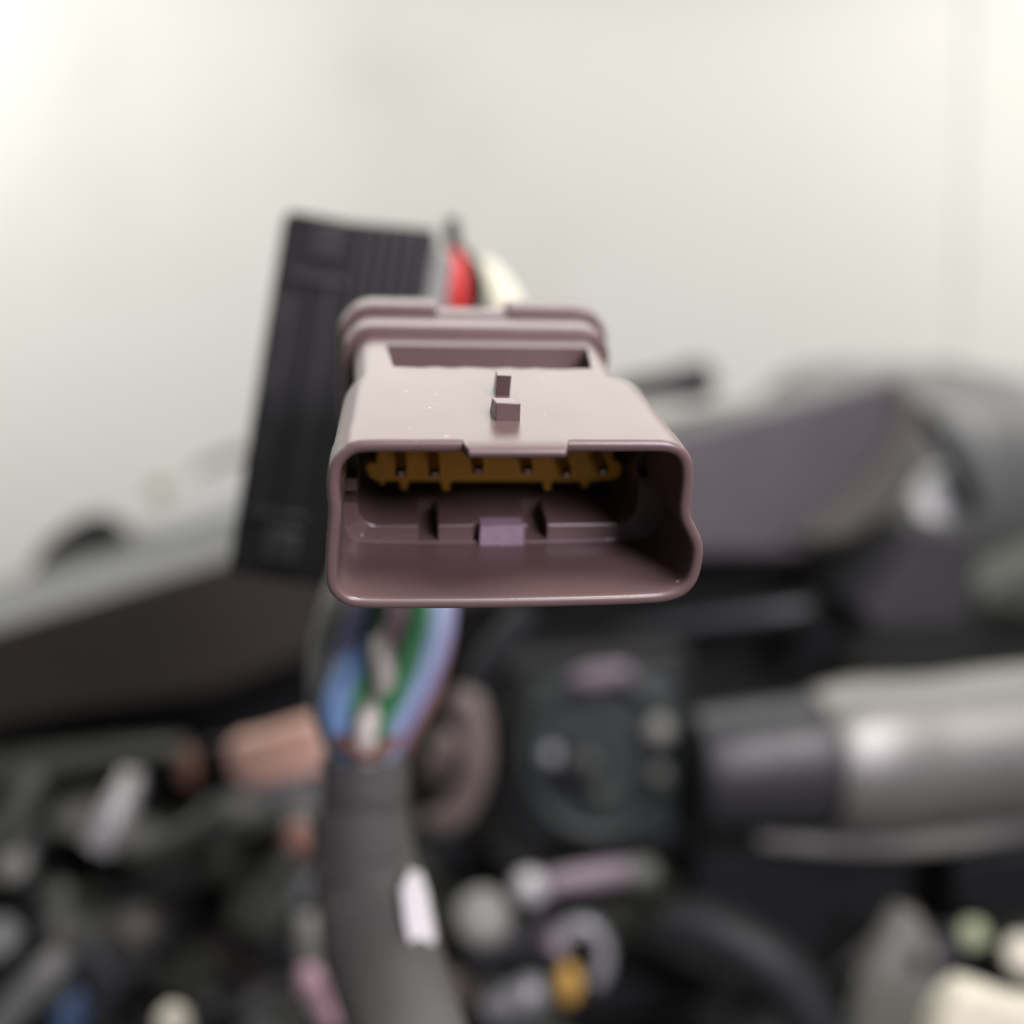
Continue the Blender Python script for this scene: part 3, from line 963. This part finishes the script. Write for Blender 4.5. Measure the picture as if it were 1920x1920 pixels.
# ------------------------------------------------------------------ lower left
pc = thing("plug_housing", at(510, 1420, 320), "peach orange plug housing left of the coloured wires", "plug")
bm = bmesh.new()
prism(bm, [(418, 1398, 320), (470, 1388, 320), (585, 1352, 318), (606, 1370, 318), (606, 1452, 318), (480, 1478, 320), (432, 1462, 320)], 18)
adopt(link("body", bm, M['peach'], None, 35, 2 * MM, 3), pc)
bm = bmesh.new()
prism(bm, [(440, 1478, 322), (596, 1460, 320), (590, 1494, 321), (470, 1505, 322)], 14)
adopt(link("base", bm, M['greymetal'], None, 35, 1.5 * MM, 2), pc)
bm = bmesh.new()
lathe(bm, at(352, 1432, 330), UP * 1.0 - RIGHT * 0.1, [(-7, 2), (-5, 3.2), (3, 3.2), (5, 2)])
adopt(link("terminal", bm, M['copper'], None, 40), pc)
bm = bmesh.new()
prism(bm, [(375, 1400, 332), (420, 1395, 332), (425, 1485, 332), (395, 1490, 332)], 10)
adopt(link("gap_shade", bm, M['black'], None, 35, 1 * MM, 2), pc)  # black block standing in for the dark gap next to the terminal
bm = bmesh.new()
tube(bm, [at(248, 1450, 330), at(235, 1490, 326), at(212, 1540, 322), at(184, 1590, 320)], [3.4, 4.6, 5.4, 5.0], 18, 8)
tag(link("pin", bm, M['chrome'], None, 60), "stout pale grey pin slanting under the beam's left half", "pin")
bm = bmesh.new()
lathe(bm, at(566, 1572, 300), -FWD + UP * 0.5, [(-6, 4), (0, 5.2), (3, 5), (5, 3)])
tag(link("cap", bm, M['copper'], None, 40), "reddish brown cap beside the taped sleeve, below the peach plug", "cap")
bm = bmesh.new()
tube(bm, [at(270, 1605, 350), at(320, 1582, 348), at(370, 1556, 346), at(420, 1520, 346)], [4, 5, 4.6, 4], 16, 8)
tag(link("link_rod", bm, M['olive'], None, 60), "olive grey rod sloping up right of the stout pale pin", "rod")
bm = bmesh.new()
tube(bm, [at(-40, 1620, 340), at(10, 1560, 336), at(45, 1500, 336), at(70, 1450, 338)], [7, 7, 5, 4], 16, 8)
tag(link("stay", bm, M['olive'], None, 60), "olive grey stay curving up at the left edge below the beam", "stay")
bm = bmesh.new()
lathe(bm, at(28, 1626, 326), -FWD + UP * 0.5, [(-4, 4), (0, 5), (3, 4.6), (4, 2)])
tag(link("nut", bm, M['lever'], None, 40), "dull beige nut near the left edge", "nut")
bm = bmesh.new()
lathe(bm, at(108, 1680, 330), -FWD + UP * 0.5, [(-4, 4), (0, 5), (3, 4.6), (4, 2)])
tag(link("nut", bm, M['olive'], None, 40), "grey nut just right of and below the dull beige nut", "nut")
bm = bmesh.new()
lathe(bm, at(258, 1742, 320), -FWD + UP * 0.5, [(-4, 3.4), (0, 4.2), (3, 4), (4, 2)])
tag(link("nut", bm, M['hose'], None, 40), "brownish nut in the middle of the dark engine at lower left", "nut")
bm = bmesh.new()
tube(bm, [at(-30, 1960, 320), at(30, 1890, 318), at(80, 1830, 316), at(120, 1790, 318)], [4, 5, 5, 4], 16, 8)
tag(link("tube", bm, M['greymid'], None, 60), "grey tube slanting up from the bottom left corner", "tube")
bm = bmesh.new()
prism(bm, [(92, 1900, 312), (122, 1880, 312), (140, 1910, 312), (132, 1990, 312), (92, 1990, 312)], 12)
tag(link("clip", bm, M['navy'], None, 35, 2 * MM, 3), "blue plastic clip at the bottom edge, right of the slanting grey tube", "clip")
bm = bmesh.new()
prism(bm, [(100, 1800, 330), (170, 1770, 330), (230, 1850, 330), (190, 1950, 330), (120, 1900, 330)], 14)
tag(link("bracket", bm, M['sleeve'], None, 35, 2 * MM, 3), "blue-grey bracket behind the blue plastic clip", "bracket")
bm = bmesh.new()
lathe(bm, at(324, 1925, 262), UP + FWD * -0.3, [(-8, 4.4), (0, 4.6), (3, 4.0), (5, 2.6), (5.6, 1.2)])
tag(link("cap", bm, M['creampart'], None, 40), "cream rounded cap at the bottom edge left of the taped sleeve", "cap")
bm = bmesh.new()
tube(bm, [at(578, 1815, 262), at(582, 1842, 260), at(600, 1880, 262), at(620, 1920, 264)], [2.6, 3.6, 2.8, 2.4], 14, 8)
tag(link("wire_end", bm, M['pink'], None, 60), "dull pink wire end against the left side of the taped sleeve", "wire")
bm = bmesh.new()
tube(bm, [at(572, 1715, 270), at(576, 1745, 268), at(570, 1790, 268)], [2.6, 3.6, 3.0], 14, 8)
tag(link("wire_end", bm, M['lever'], None, 60), "greenish grey wire end above the dull pink one", "wire")
bm = bmesh.new()
lathe(bm, at(0, 1760, 320), -FWD + UP * 0.5, [(-6, 5), (0, 6.4), (3, 6), (4, 3)])
tag(link("cap", bm, M['trim'], None, 40), "pale grey cap cut off by the left edge of the picture", "cap")

# ------------------------------------------------------------------ dark engine mass behind everything low
eng = thing("engine", at(960, 1700, 560), "dark grimy engine mass filling the lower half behind the pipes and hoses", "engine")
bm = bmesh.new()
gx, gy = 64, 34
grid = []
for j in range(gy + 1):
    row = []
    for i in range(gx + 1):
        px = -420 + i * 2760 / gx
        py = 1215 + j * 1080 / gy
        if px < 620:
            py = max(py, 1330 - max(0, px) * 0.1 + (py - 1215) * 0.86)
        d = 530 + 26 * math.sin(i * 0.9 + j * 0.4) * math.sin(j * 0.8 - i * 0.25) + random.uniform(-9, 9) - (j / gy) * 70
        row.append(bm.verts.new(at(px, py, d)))
    grid.append(row)
for j in range(gy):
    for i in range(gx):
        bm.faces.new((grid[j][i], grid[j][i + 1], grid[j + 1][i + 1], grid[j + 1][i]))
bnd = [e for e in bm.edges if e.is_boundary]
ex = bmesh.ops.extrude_edge_only(bm, edges=bnd)
ev = [g for g in ex['geom'] if isinstance(g, bmesh.types.BMVert)]
for q in ev:
    q.co += FWD * 0.16
bm.faces.new(sorted(ev, key=lambda q: 0)) if False else bmesh.ops.contextual_create(bm, geom=[e for e in bm.edges if e.is_boundary])
adopt(link("casting", bm, M['grime'], None, 30), eng)
bm = bmesh.new()
prism(bm, [(300, 1300, 520), (560, 1180, 520), (1230, 1020, 520), (1640, 1010, 520), (1860, 1120, 520), (2120, 1160, 520), (2120, 1420, 520), (300, 1480, 520)], 60)
adopt(link("dark_backing", bm, M['grime'], None, 35, 4 * MM, 2), eng)  # added dark backing, hides the pale wall in the gap under the beam
for k, (px, py, w, h, d, mt) in enumerate(((300, 1660, 230, 60, 440, 'grime'), (470, 1790, 190, 130, 420, 'black'), (160, 1740, 160, 60, 450, 'olive'),
                                           (420, 1620, 160, 70, 450, 'black'), (830, 1600, 160, 60, 420, 'rubber'), (1500, 1840, 260, 120, 430, 'grime'),
                                           (220, 1530, 120, 90, 460, 'black'), (1180, 1880, 240, 90, 400, 'black'), (1850, 1650, 200, 80, 440, 'olive'))):
    bm = bmesh.new()
    a0 = -0.16
    q = [(px - w / 2, py + h / 2 + w * 0.1, d), (px - w / 2, py - h / 2 + w * 0.1, d), (px + w / 2, py - h / 2 - w * 0.1, d), (px + w / 2, py + h / 2 - w * 0.1, d)]
    prism(bm, q, 50)
    adopt(link("casting_rib", bm, M[mt], None, 35, 5 * MM, 3), eng)

# many small hoses, brackets and bolts fixed to the engine, each a part of it
rnd = random.Random(21)
TONES = ['olive', 'black', 'rubber', 'greymid', 'sleeve', 'olive', 'brownblack', 'lever', 'hose', 'rubber', 'greymetal', 'black']
for k in range(120):
    px, py = rnd.uniform(-60, 1980), rnd.uniform(1330, 1980)
    if px < 620:
        py = rnd.uniform(1500, 1980)
    d = rnd.uniform(400, 470)
    mt = rnd.choice(TONES)
    bm = bmesh.new()
    t = rnd.random()
    if t < 0.40:
        a = rnd.uniform(-0.9, 0.9)
        L = rnd.uniform(40, 130)
        r = rnd.uniform(3, 7)
        p = [(px + math.cos(a) * L * q + rnd.uniform(-14, 14), py - math.sin(a) * L * q + rnd.uniform(-14, 14)) for q in (-1, -0.35, 0.35, 1)]
        tube(bm, [at(x, y, d + 14 * (i % 2)) for i, (x, y) in enumerate(p)], r, 12, 6)
        nm = "engine_hose"
        o = link(nm, bm, M[mt], None, 60)
    elif t < 0.72:
        w, h, sh = rnd.uniform(25, 75), rnd.uniform(18, 50), rnd.uniform(-20, 20)
        prism(bm, [(px - w, py + sh, d), (px - w * 0.7, py - h, d), (px + w * 0.6, py - h - sh, d), (px + w, py - sh * 0.5, d), (px + w * 0.5, py + h, d), (px - w * 0.6, py + h * 0.8, d)], rnd.uniform(8, 25))
        o = link("engine_bracket", bm, M[mt], None, 35, 1.5 * MM, 2)
    else:
        r = rnd.uniform(3, 7)
        ax = -FWD + UP * rnd.uniform(0, 0.8) + RIGHT * rnd.uniform(-0.5, 0.5)
        lathe(bm, at(px, py, d), ax, [(-12, r * 1.5), (-1, r * 1.5), (0, r * 1.4), (0.1, r), (r * 0.8, r * 0.95), (r, r * 0.7)], 6)
        o = link("engine_bolt", bm, M[mt], None, 40)
    adopt(o, eng)
